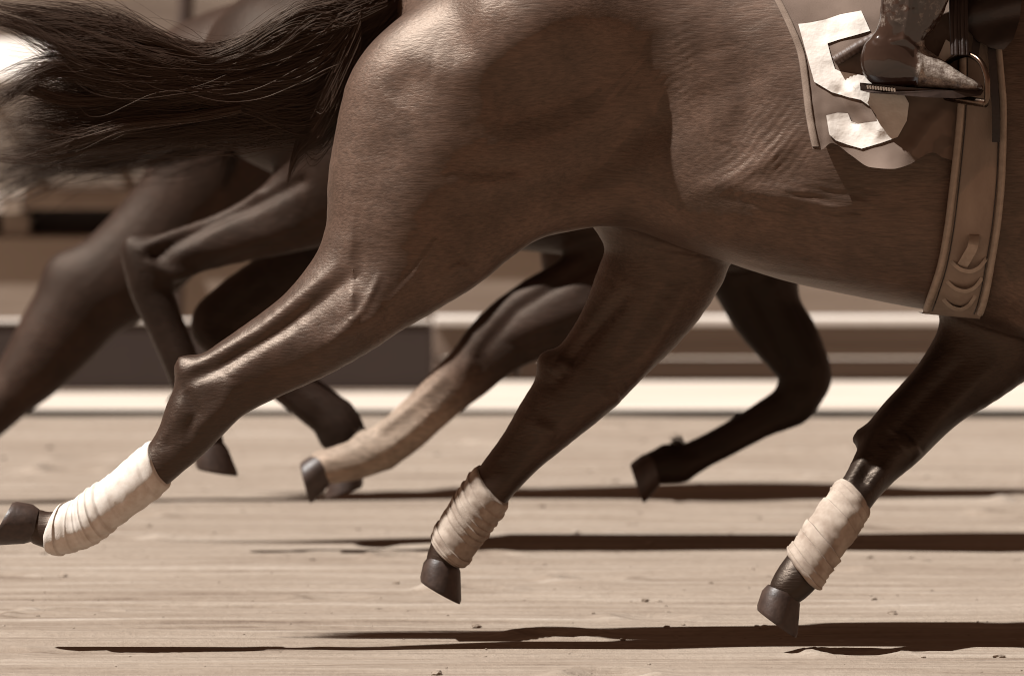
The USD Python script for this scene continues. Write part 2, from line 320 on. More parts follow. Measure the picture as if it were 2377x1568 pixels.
def zpx(py, Y): return float(at(CX, py, Y)[2])
def xpx(px, Y): return float(at(px, 700, Y)[0])
# kerb under the left boards, dark boards, brown boards, rails, wall
YK = 8.9
kb = thing('kerb', 'low grey concrete kerb under the dark boards at left', 'kerb', (xpx(500, YK), YK, 0.022))
x0, x1 = -3.2, xpx(1003, YK)
n = 4
for i in range(n):
    a, b = x0 + (x1 - x0) * i / n, x0 + (x1 - x0) * (i + 1) / n
    obj('kerb_block', box(a + .003, b - .003, YK, YK + .16, 0.022, zpx(905, YK), .008), M['kerb'], kb)
bd = thing('advertising_board', 'long plain dark brown board standing on the grey kerb', 'board', (xpx(500, YK), YK + .06, zpx(905, YK)))
zb, zt = zpx(904.5, YK + .05), zpx(741, YK + .05)
xs = [-3.2, -1.75, xpx(62, YK + .05), xpx(1000, YK + .05)]
for a, b in zip(xs[:-1], xs[1:]):
    obj('panel', box(a + .002, b - .002, YK + .05, YK + .085, zb + .004, zt - .014, .004), M['dark_board'], bd)
obj('top_edge', box(xs[0], xs[-1], YK + .043, YK + .092, zt - .013, zt, .004), M['white_paint'], bd)
YB = 9.6
bb = thing('board_fence', 'brown board fence of two rows to the right of the dark boards', 'fence', (1.0, YB, 0.022))
zr = [zpx(y, YB) for y in (886, 833, 829, 741)]
xs = np.linspace(xpx(1006, YB), 3.6, 4)
for a, b in zip(xs[:-1], xs[1:]):
    obj('lower_board', box(a + .001, b - .001, YB, YB + .04, 0.02, zr[1], .005), M['brown_board2'], bb)
    obj('upper_board', box(a + .001, b - .001, YB - .012, YB + .03, zr[2], zr[3] - .022, .005), M['brown_board'], bb)
    obj('cap_rail', box(a + .001, b - .001, YB - .05, YB + .07, zr[3] - .02, zr[3] + .012, .008), M['white_paint'], bb)
for x in xs: obj('post', box(x - .03, x + .03, YB + .045, YB + .1, 0.02, zr[3] - .021, .005), M['dark_post'], bb)
YW = 11.2
wl = thing('wall', 'pale rendered wall with dark recess and ledges behind the track fence', 'wall', (0, YW, 0.0))
z = lambda y: zpx(y, YW)
obj('wall_base', box(-9, 9, YW, YW + .25, -0.05, z(548), .01), M['pale_wall'], wl)
obj('recess', box(-9, 9, YW + .18, YW + .25, z(548) + .002, z(484) - .002, .005), M['dark_board'], wl)
for a, b, lo, hi, mt in ((-9, xpx(52, YW), 492, 455, 'white_paint'), (xpx(56, YW), xpx(338, YW), 484, 436, 'kerb'), (xpx(342, YW), 9, 484, 436, 'beige_wall')):
    obj('ledge', box(a, b, YW - .06, YW + .25, z(lo), z(hi), .01), M[mt], wl)
for x in (xpx(35, YW), xpx(300, YW)): obj('pier', box(x - .05, x + .05, YW + .02, YW + .17, z(548) + .003, z(493), .006), M['kerb'], wl)
obj('wall_top', box(-9, 9, YW + .04, YW + .25, z(434), z(-420), .01), M['beige_wall'], wl)
YS = 10.9
sg = thing('post', 'slim dark post in front of the beige wall above the streaming tail', 'post', (xpx(425, YS), YS, 0.022))
obj('shaft', tube([at(405, 905, YS), at(412, 500, YS), at(428, 100, YS), at(440, -200, YS)], 0.028, 14), M['dark_post'], sg, smooth=50)
obj('base_plate', box(xpx(405, YS) - .08, xpx(405, YS) + .08, YS - .08, YS + .08, .022, .045), M['dark_post'], sg)
pl = thing('sign_plate', 'blank white sloping board fixed to the wall at far left', 'sign board', (xpx(0, YS), YS, zpx(140, YS)))
sl = box(-2.2, xpx(150, YS), -.10, .10, -.012, .012, .004); sl.apply_transform(trimesh.transformations.rotation_matrix(math.radians(48), [1, 0, 0])); z0 = zpx(143, YS)
sl.apply_translation([0, YS + .10, z0]); obj('plate', sl, M['white_paint'], pl)
for x in (-2.0, xpx(120, YS)): obj('bracket', box(x - .02, x + .02, YS + .16, YS + .34, zpx(146, YS), zpx(134, YS), .004), M['dark_post'], pl)

# ------------------------------------------------------------------ horses
def paint(mesh, marks, base, blotch=0.0):
    """colour of every vertex from the nearest marks ((x, y, z), tone)"""
    P = np.array([m[0] for m in marks]); C = np.array([sep(m[1]) for m in marks])
    d, i = cKDTree(P).query(mesh.vertices, k=min(24, len(P))); w = np.exp(-((d - d[:, :1]) / .022))
    return (C[i] * w[..., None]).sum(1) / w.sum(1, keepdims=True)
def marks_of(pts, tones, rad=None):
    pts = np.asarray(pts); u = np.arange(len(pts)); w = np.linspace(0, len(pts) - 1, len(pts) * 9)
    q = np.stack([np.interp(w, u, pts[:, k]) for k in range(3)], 1); t = np.interp(w, u, tones)
    out = []
    for p, tt in zip(q, t):
        out += [(p + np.array([0, dy, 0]), tt) for dy in (-0.05, 0.05)]
    return out
def hoof(c, axis, front, size=1.0):
    """c: coronet centre; axis: along the pastern towards the ground; front: +1 if the toe lies right of the axis when it points down"""
    a = np.array([axis[0], 0, axis[1]], float); a /= np.linalg.norm(a); f = front * np.array([-a[2], 0, a[0]])
    y = np.array([0, 1.0, 0]); th = np.linspace(0, 2 * np.pi, 28, endpoint=False); p = []
    for (af, ff, ah, fh, wy) in ((-.012, .036, -.010, -.036, .038), (.006, .046, .006, -.043, .046), (.068, .064, .040, -.042, .054), (.078, .063, .050, -.038, .050)):
        m, e = np.array([(af + ah) / 2, (ff + fh) / 2]), np.array([(af - ah) / 2, (ff - fh) / 2])
        for t in th:
            u = m + e * math.cos(t); p.append(c + size * (a * u[0] + f * u[1] + y * wy * math.sin(t) * (1 - .12 * math.cos(t))))
    return trimesh.convex.convex_hull(np.array(p))
def bandage(pts, rad, wraps=9, seed=0):
    """wound strips: every turn overlaps the one below"""
    pts, rad = np.asarray(pts), np.asarray(rad); u = np.arange(len(pts)); w = np.linspace(0, len(pts) - 1, 120)
    q = np.stack([PchipInterpolator(u, pts[:, k])(w) for k in range(3)], 1); r = PchipInterpolator(u, rad)(w)
    ph = np.linspace(0, wraps, 120); ph = ph + .8 * np.sin(ph * .9 + seed * 2.1); r = r + 0.0034 * (1 - (ph % 1)) * (.4 + meshkit.noise(np.stack([np.floor(ph), 0 * ph, 0 * ph + seed], -1), 2)) + 0.002 * meshkit.noise(np.stack([ph * 3, 0 * ph, 0 * ph + seed], -1))
    e = np.minimum(np.arange(120), np.arange(120)[::-1]); r = r * (1 - .13 * np.exp(-e / 2.2))
    tm = tube(q, r, 36, .42)
    v = tm.vertices; tm.vertices = v + tm.vertex_normals * (0.006 * (meshkit.fbm(v * np.array([40, 40, 55]) + seed, 3) - .5))[:, None]
    return tm
def hair(name, tufts, mat, parent, n_pts=20, width=0.00105, seed=1, label=None):
    """tufts: (guide [(px, py, Y, spread metres)], strands). Strands share the tuft's waves so that they clump."""
    rng = np.random.default_rng(seed); P, W, N = [], [], []
    for guide, num in tufts:
        g = np.array([[*at(a, b, y), s] for a, b, y, s in guide]); u = np.arange(len(g)); w = np.linspace(0, len(g) - 1, n_pts)
        c = np.stack([PchipInterpolator(u, g[:, k])(w) for k in range(4)], 1)
        num = int(num * 1.35); nclump = max(4, num // 34); clw = rng.uniform(.15, 1.0, nclump) ** 1.5; cle = rng.uniform(.7, 1, nclump); cl = rng.normal(size=(nclump, 2)) * 0.62; cln = rng.random((nclump, 3)) * 6.28
        for _ in range(num):
            k = rng.integers(nclump); o = cl[k] + rng.normal(size=2) * (0.16 + 0.25 * (rng.random() < .12))
            s = np.linspace(0, 1, n_pts); end = cle[k] * (0.8 + 0.2 * rng.random() ** .6); fly = rng.random() < .05
            if rng.random() < .1: end *= rng.uniform(.4, .9)
            wv = (0.35 + 1.1 * clw[k]) * np.sin(s * (4 + 6 * cln[k, 1] / 6.28) + cln[k, 0]) * s + (0.12 + 1.1 * fly) * np.sin(s * rng.uniform(6, 16) + rng.random() * 6.28) * s
            xx = np.interp(s * end, s, c[:, 0]); yy = np.interp(s * end, s, c[:, 1]); zz = np.interp(s * end, s, c[:, 2]); sp_ = np.interp(s * end, s, c[:, 3])
            fr = 1 + 0.35 * s * rng.normal()
            q = np.stack([xx + sp_ * 0.4 * wv, yy + sp_ * o[0] * 0.9, zz + sp_ * (o[1] * fr + wv)], 1)
            P.append(q); W.append(width * rng.uniform(.6, 1.25) * np.interp(s, [0, .1, .75, 1], [.8, 1, .9, .25])); N.append(n_pts)
    path = numbered(str(parent.GetPath()), name)
    c = UsdGeom.BasisCurves.Define(stage, path); c.CreateTypeAttr('cubic'); c.CreateBasisAttr('catmullRom'); c.CreateWrapAttr('nonperiodic')
    pts = np.vstack(P) - origin(path)
    c.CreatePointsAttr(Vt.Vec3fArray.FromNumpy(pts.astype(np.float32))); c.CreateCurveVertexCountsAttr(Vt.IntArray.FromNumpy(np.array(N, np.int32)))
    c.CreateWidthsAttr(Vt.FloatArray.FromNumpy(np.concatenate(W).astype(np.float32))); c.SetWidthsInterpolation('vertex')
    UsdShade.MaterialBindingAPI.Apply(c.GetPrim()).Bind(mat)
    if label: tag(c, label)
    return c.GetPrim()
def seg_dist(px, py, line):
    d = np.full(px.shape, 1e9); al = np.zeros(px.shape); line = np.asarray(line, float)
    for k, (a, b) in enumerate(zip(line[:-1], line[1:])):
        ab = b - a; t = np.clip(((px - a[0]) * ab[0] + (py - a[1]) * ab[1]) / (ab @ ab), 0, 1)
        e = np.hypot(px - a[0] - t * ab[0], py - a[1] - t * ab[1]); m = e < d; d = np.where(m, e, d); al = np.where(m, (k + t) / (len(line) - 1), al)
    return d, al

def cannon(Fd, leg, i, j, near=-1, fet=True, w=1.0):
    """between the joints i and j of a leg: the groove that parts bone and tendon; at j the fetlock's round back"""
    p, r = leg; d = p[j] - p[i]; d /= np.linalg.norm(d); back = np.array([d[2], 0, -d[0]])
    for sgn in (-1, 1):
        q = np.array([p[k] + back * r[k] * .30 + np.array([0, sgn * r[k] * 1.02, 0]) for k in range(i, j + 1)]); q[0] += d * r[i] * .6; q[-1] -= d * r[j] * .9
        Fd.chain(q, [r[k] * .26 * w for k in range(i, j + 1)], 1.0, k=.012, cut=True)
    if fet:
        Fd.ell(p[j] + back * r[j] * .72 + d * .004, (.026, .024, .026), k=.018)
        Fd.ell(p[j] - back * r[j] * .55 - d * .012, (.022, .026, .024), k=.02)
# ---- the near horse, mid-plane y = 0
Y1 = 0.0
h1_near_hind = [(1065, 290, 278), (1015, 420, 252), (935, 560, 182), (840, 668, 132), (730, 765, 108), (610, 835, 92), (515, 895, 84), (460, 960, 76), (425, 1015, 62), (372, 1075, 50), (265, 1160, 47), (180, 1218, 50), (125, 1232, 44), (84, 1222, 39)]
h1_far_hind = [(1520, 430, 175), (1555, 560, 150), (1500, 690, 128), (1425, 800, 104), (1345, 895, 92), (1272, 975, 76), (1205, 1052, 58), (1145, 1125, 51), (1072, 1228, 49), (1040, 1280, 44), (1026, 1310, 38)]
h1_near_fore = [(2390, 560, 170), (2345, 720, 145, -.01), (2262, 835, 108, -.04), (2170, 925, 80, -.07), (2085, 1012, 74, -.11), (2030, 1085, 55, -.16), (1985, 1150, 46, -.22), (1925, 1235, 47, -.27), (1862, 1325, 50, -.30), (1825, 1368, 40, -.31)]
h1_far_fore = [(2450, 600, 150), (2560, 740, 105), (2680, 830, 80), (2760, 920, 72), (2740, 1010, 55), (2690, 1100, 46), (2640, 1190, 48), (2600, 1230, 38)]
F1 = Field((-1.25, -0.42, -0.02), (2.15, 0.42, 1.75), 0.0085); F1.y0 = Y1
SX = [1120, 1300, 1450, 1600, 1830, 2000, 2150, 2300, 2450, 2560]
TOP = [-120, -150, -150, -138, -120, -125, -150, -185, -190, -150]
BOT = [470, 515, 528, 580, 652, 690, 718, 738, 735, 690]
HW = [.225, .235, .240, .262, .295, .305, .298, .275, .245, .20]
F1.torso([float(at(x, 300, 0)[0]) for x in SX], [float(at(CX, y, 0)[2]) for y in TOP], [float(at(CX, y, 0)[2]) for y in BOT], HW, k=.05)
F1.ell(at(1245, 85, 0), (.30, .262, .24), rot=12, k=.09)                    # croup
F1.ell(at(1240, 60, -0.13), (.13, .12, .10), k=.08)                            # hip
F1.ell(at(1180, 330, -0.14), (.24, .14, .22), rot=-15, k=.07)                  # thigh
F1.ell(at(2450, 330, 0), (.26, .25, .40), k=.08)                               # shoulder
p, r = L(h1_near_hind, -.145); p[:, 1] = np.interp(np.arange(len(p)), [0, 4, 13], [-.135, -.155, -.12]); leg_nh = (p, r)
F1.chain(p, r, np.interp(np.arange(len(p)), [0, 1, 2, 4, 6, 8, 13], [.50, .54, .64, .68, .66, .8, .95]), k=.05)
F1.ell(p[6] + np.array([-.055, 0, .018]), (.055, .032, .034), rot=-50, k=.03)     # point of the hock
F1.ell(at(860, 700, -.2), (.10, .045, .065), rot=40, k=.05)
p, r = L(h1_far_hind, .14); leg_fh = (p, r); F1.chain(p, r, np.interp(np.arange(len(p)), [0, 3, 5, 10], [.7, .62, .72, .95]), k=.04)
F1.ell(p[4] + np.array([-.05, 0, .03]), (.05, .03, .03), rot=-50, k=.03)
p, r = L(h1_near_fore, .11); leg_nf = (p, r); F1.chain(p, r, np.interp(np.arange(len(p)), [0, 2, 4, 9], [.65, .66, .8, .95]), k=.05)
cannon(F1, leg_nh, 6, 9, fet=False); cannon(F1, leg_nf, 4, 6, fet=False); cannon(F1, leg_fh, 4, 7, fet=False)
F1.ell(at(2010, 1012, .0), (.03, .022, .02), rot=20, k=.02)
p, r = L(h1_far_fore, -.13); leg_ff = (p, r); F1.chain(p, r, .8, k=.05); cannon(F1, leg_ff, 3, 6)
F1.chain([at(2430, 30, 0), at(2750, -130, 0), at(3050, -260, 0)], [.27, .19, .14], .62, k=.1)            # neck
F1.chain([at(3050, -250, 0), at(3230, -150, 0), at(3420, -10, 0)], [.135, .10, .065], .75, k=.04)         # head
F1.ell(at(990, -25, 0), (.07, .045, .05), k=.06)
F1.ell(at(1390, 375, -0.335), (.25, .10, .12), rot=32, k=.22, cut=True)          # hollow of the flank
body1 = F1.mesh(6)
v, f = trimesh.remesh.subdivide(body1.vertices, body1.faces); body1 = trimesh.Trimesh(v, f, process=False)
relax(body1, 3)
PX, PY = proj(body1.vertices); nrm = body1.vertex_normals
side = np.clip(-nrm[:, 1] * 1.6, 0, 1)
hgt = np.zeros(len(PX))
for line, wd, amp in (
    ([(1120, 640), (1165, 580), (1215, 548), (1275, 520)], 22, .004), ([(1035, 640), (1062, 618), (1092, 622)], 9, .005), ([(752, 800), (810, 768), (868, 735), (884, 706)], 16, .009),
    ([(700, 800), (800, 700), (880, 610)], 30, -.005), ([(1000, 160), (1060, 175), (1120, 150), (1210, 95), (1260, 55)], 36, .008), ([(905, 235), (960, 185), (1010, 190)], 34, -.007),
    ([(1150, 260), (1280, 240), (1390, 190)], 46, -.009), ([(1120, 360), (1260, 345), (1400, 265), (1480, 200)], 40, .008), ([(1040, 440), (1150, 420), (1280, 400), (1410, 340)], 30, .009), ([(1100, 400), (1230, 388)], 18, -.006),
    ([(1260, 430), (1380, 380), (1470, 310), (1560, 260)], 44, -.016), ([(1560, 25), (1590, 110), (1612, 190), (1575, 270)], 30, .005), ([(1530, 60), (1560, 160), (1540, 250)], 40, -.005),
    ([(1620, 442), (1700, 418), (1770, 380), (1850, 312)], 20, .006), ([(1500, 570), (1640, 592), (1790, 632), (1950, 655)], 5, .0035), ([(880, 640), (845, 715), (770, 785)], 6, .004), ([(1010, 560), (960, 640), (905, 700)], 6, .0035), ([(1700, 430), (1800, 450), (1880, 440)], 20, .006),
    ([(1850, 470), (1920, 480), (2010, 470)], 12, .006), ([(1880, 500), (1950, 506), (2010, 500)], 9, .005), ([(820, 130), (785, 230), (775, 330), (770, 470)], 22, .004), ([(930, 250), (860, 420), (840, 560)], 60, -.008),
    ([(1050, 300), (960, 430), (900, 560)], 60, .007), ([(810, 640), (650, 765), (510, 850), (440, 880)], 15, -.011), ([(770, 625), (600, 770), (430, 862)], 14, .006), ([(430, 905), (455, 960), (430, 1015)], 13, -.008), ([(545, 880), (520, 940), (470, 985)], 18, .008), ([(720, 880), (600, 930), (500, 1000)], 16, .006), ([(900, 640), (800, 760), (690, 850)], 34, .007), ([(860, 560), (760, 690), (660, 780)], 26, -.006),
    ([(1290, 885), (1350, 800), (1450, 690)], 15, -.011), ([(1330, 850), (1300, 845), (1285, 870)], 14, .008), ([(1400, 935), (1440, 920)], 18, .009), ([(1245, 985), (1290, 1010)], 14, .008), ([(1470, 900), (1530, 780), (1590, 680)], 18, .007), ([(1420, 860), (1500, 740), (1560, 640)], 24, -.006),
    ([(2240, 830), (2140, 935), (2080, 1005)], 16, -.010), ([(2300, 850), (2190, 960), (2130, 1040)], 16, .007), ([(2100, 1050), (2125, 1030)], 20, .009), ([(2050, 1040), (2075, 1000)], 14, -.006), ([(1660, 120), (1690, 220), (1660, 330)], 50, .006), ([(1740, 60), (1790, 180), (1780, 300)], 40, .006), ([(1700, 130), (1740, 240), (1720, 330)], 30, -.006)):
    d, al = seg_dist(PX, PY, line); hgt += .95 * amp * np.exp(-(d / (wd * 1.25)) ** 2) * np.sqrt(np.clip(4 * al * (1 - al) + .15, 0, 1))
rng = np.random.default_rng(4)
for cx, cy, rx, ry, ang, period, amp in ((1590, 150, 45, 110, 62, 18, .0005), (1800, 330, 70, 80, 40, 18, .0008), (1690, 390, 90, 50, 55, 19, .0005), (1900, 470, 110, 45, 100, 20, .0012), (1480, 240, 90, 80, 40, 21, .0004)):
    ca, sa = math.cos(math.radians(ang)), math.sin(math.radians(ang)); dx, dy = PX - cx, PY - cy
    u = dx * ca + dy * sa + 9 * meshkit.noise(np.stack([PX / 45, PY / 45, 0 * PX], -1), 2)
    hgt += amp * np.sin(u * 2 * np.pi / period) * np.exp(-(dx / rx) ** 2 - (dy / ry) ** 2) * (0.4 + meshkit.noise(np.stack([PX / 30, PY / 30, 0 * PX + 7], -1), 5))
hgt = hgt * side
vv = body1.vertices
hgt += 0.0036 * (meshkit.fbm(vv * np.array([7, 7, 9]), 2, 11) - .5) + 0.0010 * (meshkit.fbm(np.stack([vv[:, 0] * 26 + vv[:, 2] * 14, vv[:, 1] * 20, vv[:, 2] * 40 - vv[:, 0] * 14], -1), 3, 21) - .5) * np.clip((vv[:, 2] - .35) * 4, 0.3, 1)
body1.vertices = vv + nrm * hgt[:, None]
base1 = .092
mk = [(at(x, y, dy), base1) for x in range(800, 2600, 60) for y in range(-150, 700, 60) for dy in (-.25, .25) if not (y > 520 and x < 1500)]
mk += marks_of(leg_nh[0], [.092, .092, .09, .078, .06, .045, .034, .028, .03, .03, .03, .03, .03, .03])
mk += marks_of(leg_fh[0], [.07, .075, .07, .055, .042, .05, .035, .03, .03, .03, .03])
mk += marks_of(leg_nf[0], [.10, .05, .02, .014, .012, .012, .012, .012, .012, .012]) + marks_of(leg_ff[0], [.15, .1, .05, .03, .03, .03, .03, .03])
horse1 = thing('racehorse', 'bay racehorse nearest the camera galloping to the right, cropped to hindquarters, belly and legs', 'horse', (0, 0, 0))
obj('body', body1, M['coat'], horse1, smooth=True, color=paint(body1, mk, base1))
def wrap(horse, leg, i0, i1, mat, g=1.10, wraps=9, lab=None, seed=0, ext=0):
    p, r = leg[0][i0:i1 + 1], leg[1][i0:i1 + 1] * g
    o = obj('bandage', bandage(p, r, wraps, seed), M[mat], horse, smooth=40)
    if lab: tag(o, lab)
wrap(horse1, leg_nh, 9, 12, 'bandage', 1.14, 9, 'bright white bandage on the trailing near hind leg', 1)
wrap(horse1, leg_fh, 7, 9, 'bandage_worn', 1.14, 9, 'dusty grey bandage on the far hind leg', 2)
wrap(horse1, leg_nf, 6, 8, 'bandage_worn', 1.16, 8, 'pale dusty bandage on the far foreleg', 3)
wrap(horse1, leg_ff, 5, 6, 'bandage_worn', 1.16, 8, 'pale dusty bandage on the near foreleg', 4)
def axis_of(leg): d = leg[0][-1] - leg[0][-2]; return (d[0], d[2])
obj('hoof', hoof(leg_nh[0][-1] + np.array([-.012, 0, .004]), (-.97, .22), 1, .95), M['hoof'], horse1, smooth=35)
obj('hoof', hoof(leg_fh[0][-1], (-.25, -.97), 1, .92), M['hoof'], horse1, smooth=35)
obj('hoof', hoof(leg_nf[0][-1] + np.array([-.01, 0, -.01]), (-.35, -.94), 1, .95), M['hoof'], horse1, smooth=35)
obj('hoof', hoof(leg_ff[0][-1], (-.8, -.6), 1, .92), M['hoof'], horse1, smooth=35)
t0 = [(965, -40, 0.0, .020), (900, 5, 0, .035)]
tail1 = [
    (t0 + [(800, 55, -.03, .045), (700, 92, -.04, .040), (600, 128, -.05, .028), (490, 152, -.05, .022), (390, 142, -.06, .026), (280, 112, -.06, .032), (190, 92, -.06, .032), (100, 58, -.06, .022), (-10, 25, -.06, .012), (-160, -10, -.06, .02)], 1500),
    (t0 + [(790, 80, -.02, .05), (690, 140, -.03, .045), (590, 165, -.04, .03), (470, 178, -.05, .024), (370, 168, -.05, .028), (280, 142, -.05, .03), (200, 118, -.05, .026), (110, 82, -.05, .016), (0, 45, -.05, .012), (-120, 20, -.05, .02)], 1100),
    (t0 + [(800, 110, 0, .055), (735, 180, 0, .05), (640, 205, -.02, .030), (520, 205, -.05, .014), (400, 200, -.06, .010), (310, 188, -.06, .010), (230, 172, -.06, .012), (150, 150, -.06, .016), (80, 165, -.06, .022), (0, 205, -.06, .03), (-80, 240, -.06, .03)], 800),
    (t0 + [(800, 130, .02, .055), (750, 210, .03, .05), (650, 232, .03, .035), (520, 232, .02, .03), (400, 228, .0, .03), (280, 222, 0, .034), (160, 205, 0, .034), (60, 215, 0, .035), (-60, 250, 0, .045)], 1100),
    (t0 + [(820, 140, .04, .05), (775, 240, .05, .045), (730, 290, .05, .035), (695, 330, .05, .022), (680, 370, .05, .014), (668, 415, .05, .012)], 320),
    (t0 + [(825, 120, .03, .05), (780, 215, .03, .045), (700, 255, .03, .04), (600, 262, .03, .035), (480, 262, .03, .03), (350, 268, .02, .034), (220, 270, .02, .038), (100, 275, .02, .04), (-40, 300, .02, .045)], 1200),
    ([(900, 0, -.04, .03), (800, 35, -.06, .035), (720, 50, -.07, .03), (640, 85, -.08, .022), (550, 122, -.08, .014), (460, 138, -.08, .010), (380, 130, -.08, .012)], 420),
    ([(300, 225, -.03, .008), (200, 232, -.04, .010), (110, 218, -.05, .010), (60, 205, -.05, .010), (0, 222, -.05, .014), (-60, 235, -.05, .02)], 120),
    ([(560, 250, -.05, .010), (440, 272, -.05, .012), (300, 288, -.05, .014), (180, 320, -.05, .016), (60, 330, -.05, .02), (-40, 325, -.05, .02)], 160),
    ([(840, 80, -.02, .05), (800, 170, -.02, .05), (760, 235, -.02, .045), (725, 262, -.02, .035)], 900)]
rng = np.random.default_rng(77)
for k in range(9):      # ragged wisps below and above the mass
    x0, y0, dy = rng.uniform(520, 760), rng.uniform(245, 275), rng.uniform(20, 120)
    tail1.append(([(x0 + 60, y0 - 30, .0, .02), (x0, y0, 0, .014), (x0 - 160, y0 + dy * .5, 0, .010), (x0 - 330, y0 + dy * .8 + rng.uniform(-25, 25), 0, .012), (x0 - 520, y0 + dy + rng.uniform(-30, 30), 0, .016), (x0 - 700, y0 + dy, 0, .02)], 46))
for k in range(5):
    x0 = rng.uniform(560, 640); tail1.append(([(x0 + 120, 80, -.06, .02), (x0, 118, -.07, .012), (x0 - 130, 140 - rng.uniform(0, 14), -.08, .008), (x0 - 270, 100 - rng.uniform(0, 20), -.08, .010), (x0 - 420, 50 - rng.uniform(-5, 25), -.08, .014)], 40))
hair('tail', tail1, M['hair'], horse1, seed=3)

# small clods of sand lying on the track
rng = np.random.default_rng(12); ico = trimesh.creation.icosphere(1, 1.0); vs, fs = [], []
for k in range(900):
    x, y = rng.uniform(-1.7, 1.7), rng.uniform(-1.3, 7.6); r0 = .0018 + .008 * rng.random() ** 6
    q = ico.vertices * (1 + .5 * (rng.random((len(ico.vertices), 1)) - .5)) * r0 * np.array([1.3, 1, .7])
    vs.append(q + np.array([x, y, float(furrow(np.array([x]), np.array([y]))[0]) + r0 * .25])); fs.append(ico.faces + 42 * k)
tag(obj('sand_clods', (np.vstack(vs), np.vstack(fs)), M['sand']), 'small crumbs of sand scattered over the track', None, None, 'stuff')
# ---- the second horse, mid-plane y = 2.4
Y2 = 2.55
A = [(1500, 540, 95, -.12), (1400, 655, 96, -.13), (1265, 728, 92, -.13), (1165, 790, 78, -.13), (1090, 862, 62, -.12), (1012, 932, 56, -.12), (938, 1000, 53, -.12), (872, 1048, 49, -.12), (800, 1074, 44, -.12), (752, 1084, 40, -.12)]
C = [(1680, 500, 130, .10), (1745, 625, 104, .10), (1778, 720, 84, .10), (1835, 800, 74, .10), (1866, 868, 60, .10), (1848, 925, 54, .10), (1755, 982, 41, .10), (1650, 1040, 37, .10), (1565, 1078, 41, .10), (1518, 1082, 36, .10)]
H1 = [(850, 330, 190, -.13), (760, 440, 125, -.14), (650, 506, 86, -.14), (520, 556, 62, -.14), (405, 590, 54, -.14), (342, 606, 50, -.14), (352, 672, 48, -.14), (384, 752, 44, -.14), (420, 840, 41, -.14), (452, 930, 42, -.14), (480, 990, 36, -.14), (488, 1040, 34, -.14)]
H2 = [(860, 430, 160, .10), (790, 570, 112, .10), (660, 650, 84, .10), (550, 710, 66, .10), (500, 755, 60, .10), (545, 800, 52, .10), (620, 855, 50, .10), (710, 920, 52, .10), (785, 985, 53, .10), (806, 1040, 46, .10), (806, 1090, 36, .10)]
F2 = Field((-1.1, Y2 - .40, 0), (2.0, Y2 + .40, 1.75), 0.011); F2.y0 = Y2
SX = [620, 800, 1000, 1200, 1400, 1560, 1720, 1850]
F2.torso([float(at(x, 300, Y2)[0]) for x in SX], [1.30, 1.40, 1.42, 1.40, 1.38, 1.38, 1.42, 1.44], [1.0, .80, .76, .74, .72, .70, .69, .76], [.17, .22, .24, .27, .29, .29, .27, .22], k=.05)
F2.ell(at(700, 180, Y2), (.26, .25, .24), k=.09)
def put(Fd, sts, Y, ys, k=.045):
    p, r = L(sts, Y); Fd.chain(p, r, np.interp(np.linspace(0, 1, len(p)), np.linspace(0, 1, len(ys)), ys), k=k); return p, r
lA, lC, lH1, lH2 = put(F2, A, Y2, (.62, .7, .8, .95, .95)), put(F2, C, Y2, (.62, .7, .8, .95, .95)), put(F2, H1, Y2, (.7, .65, .7, .9, .95)), put(F2, H2, Y2, (.7, .65, .7, .9, .95))
cannon(F2, lA, 4, 7); cannon(F2, lC, 5, 8); cannon(F2, lH1, 6, 9); cannon(F2, lH2, 6, 8)
for x, y, rx, rz, rot in ((1888, 862, .040, .055, 20), (1868, 915, .045, .030, 30), (1850, 905, .035, .04, 0), (1098, 850, .06, .04, 50), (340, 640, .045, .055, 0), (400, 628, .05, .03, 10)):
    F2.ell(at(x, y, Y2 + (.10 if x > 1200 else -.14)), (rx, .042, rz), rot=rot, k=.02)
F2.ell(at(318, 588, Y2 - .14), (.05, .032, .035), rot=-60, k=.03)
F2.chain([at(1800, 60, Y2), at(2020, -90, Y2), at(2250, -200, Y2)], [.27, .19, .14], .62, k=.1)
F2.chain([at(2250, -190, Y2), at(2400, -100, Y2), at(2560, 20, Y2)], [.135, .10, .065], .75, k=.04)
body2 = F2.mesh(5)
PX, PY = proj(body2.vertices); n2 = body2.vertex_normals; hg = np.zeros(len(PX))
for line, wd, amp in (([(360, 592), (480, 522), (600, 470), (700, 420)], 13, -.012), ([(330, 580), (470, 497), (600, 446)], 11, .006), ([(350, 612), (410, 640), (450, 632)], 12, .008), ([(420, 590), (520, 575), (680, 530)], 24, .006),
    ([(500, 620), (640, 570), (740, 530)], 12, -.006), ([(1440, 580), (1330, 640), (1200, 720), (1110, 830)], 16, -.010), ([(1400, 700), (1250, 760), (1150, 830)], 22, .008), ([(1300, 780), (1180, 800), (1100, 870)], 14, -.008),
    ([(1730, 640), (1790, 760), (1830, 850)], 14, -.009), ([(1790, 660), (1860, 800), (1885, 850)], 16, .006), ([(620, 660), (560, 700), (500, 760)], 16, -.006), ([(840, 1000), (900, 985), (960, 940), (1030, 880)], 8, .004)):
    d, al = seg_dist(PX, PY, line); hg += amp * np.exp(-(d / wd) ** 2)
body2.vertices = body2.vertices + n2 * (hg * np.clip(-n2[:, 1] * 1.6, 0, 1))[:, None]
vv = body2.vertices; body2.vertices = vv + body2.vertex_normals * (0.008 * (meshkit.fbm(vv * np.array([8, 8, 10]), 2, 31) - .5))[:, None]
b2 = .024
mk = [(at(x, y, Y2 + dy), b2) for x in range(520, 1950, 70) for y in range(-150, 620, 70) for dy in (-.22, .22)]
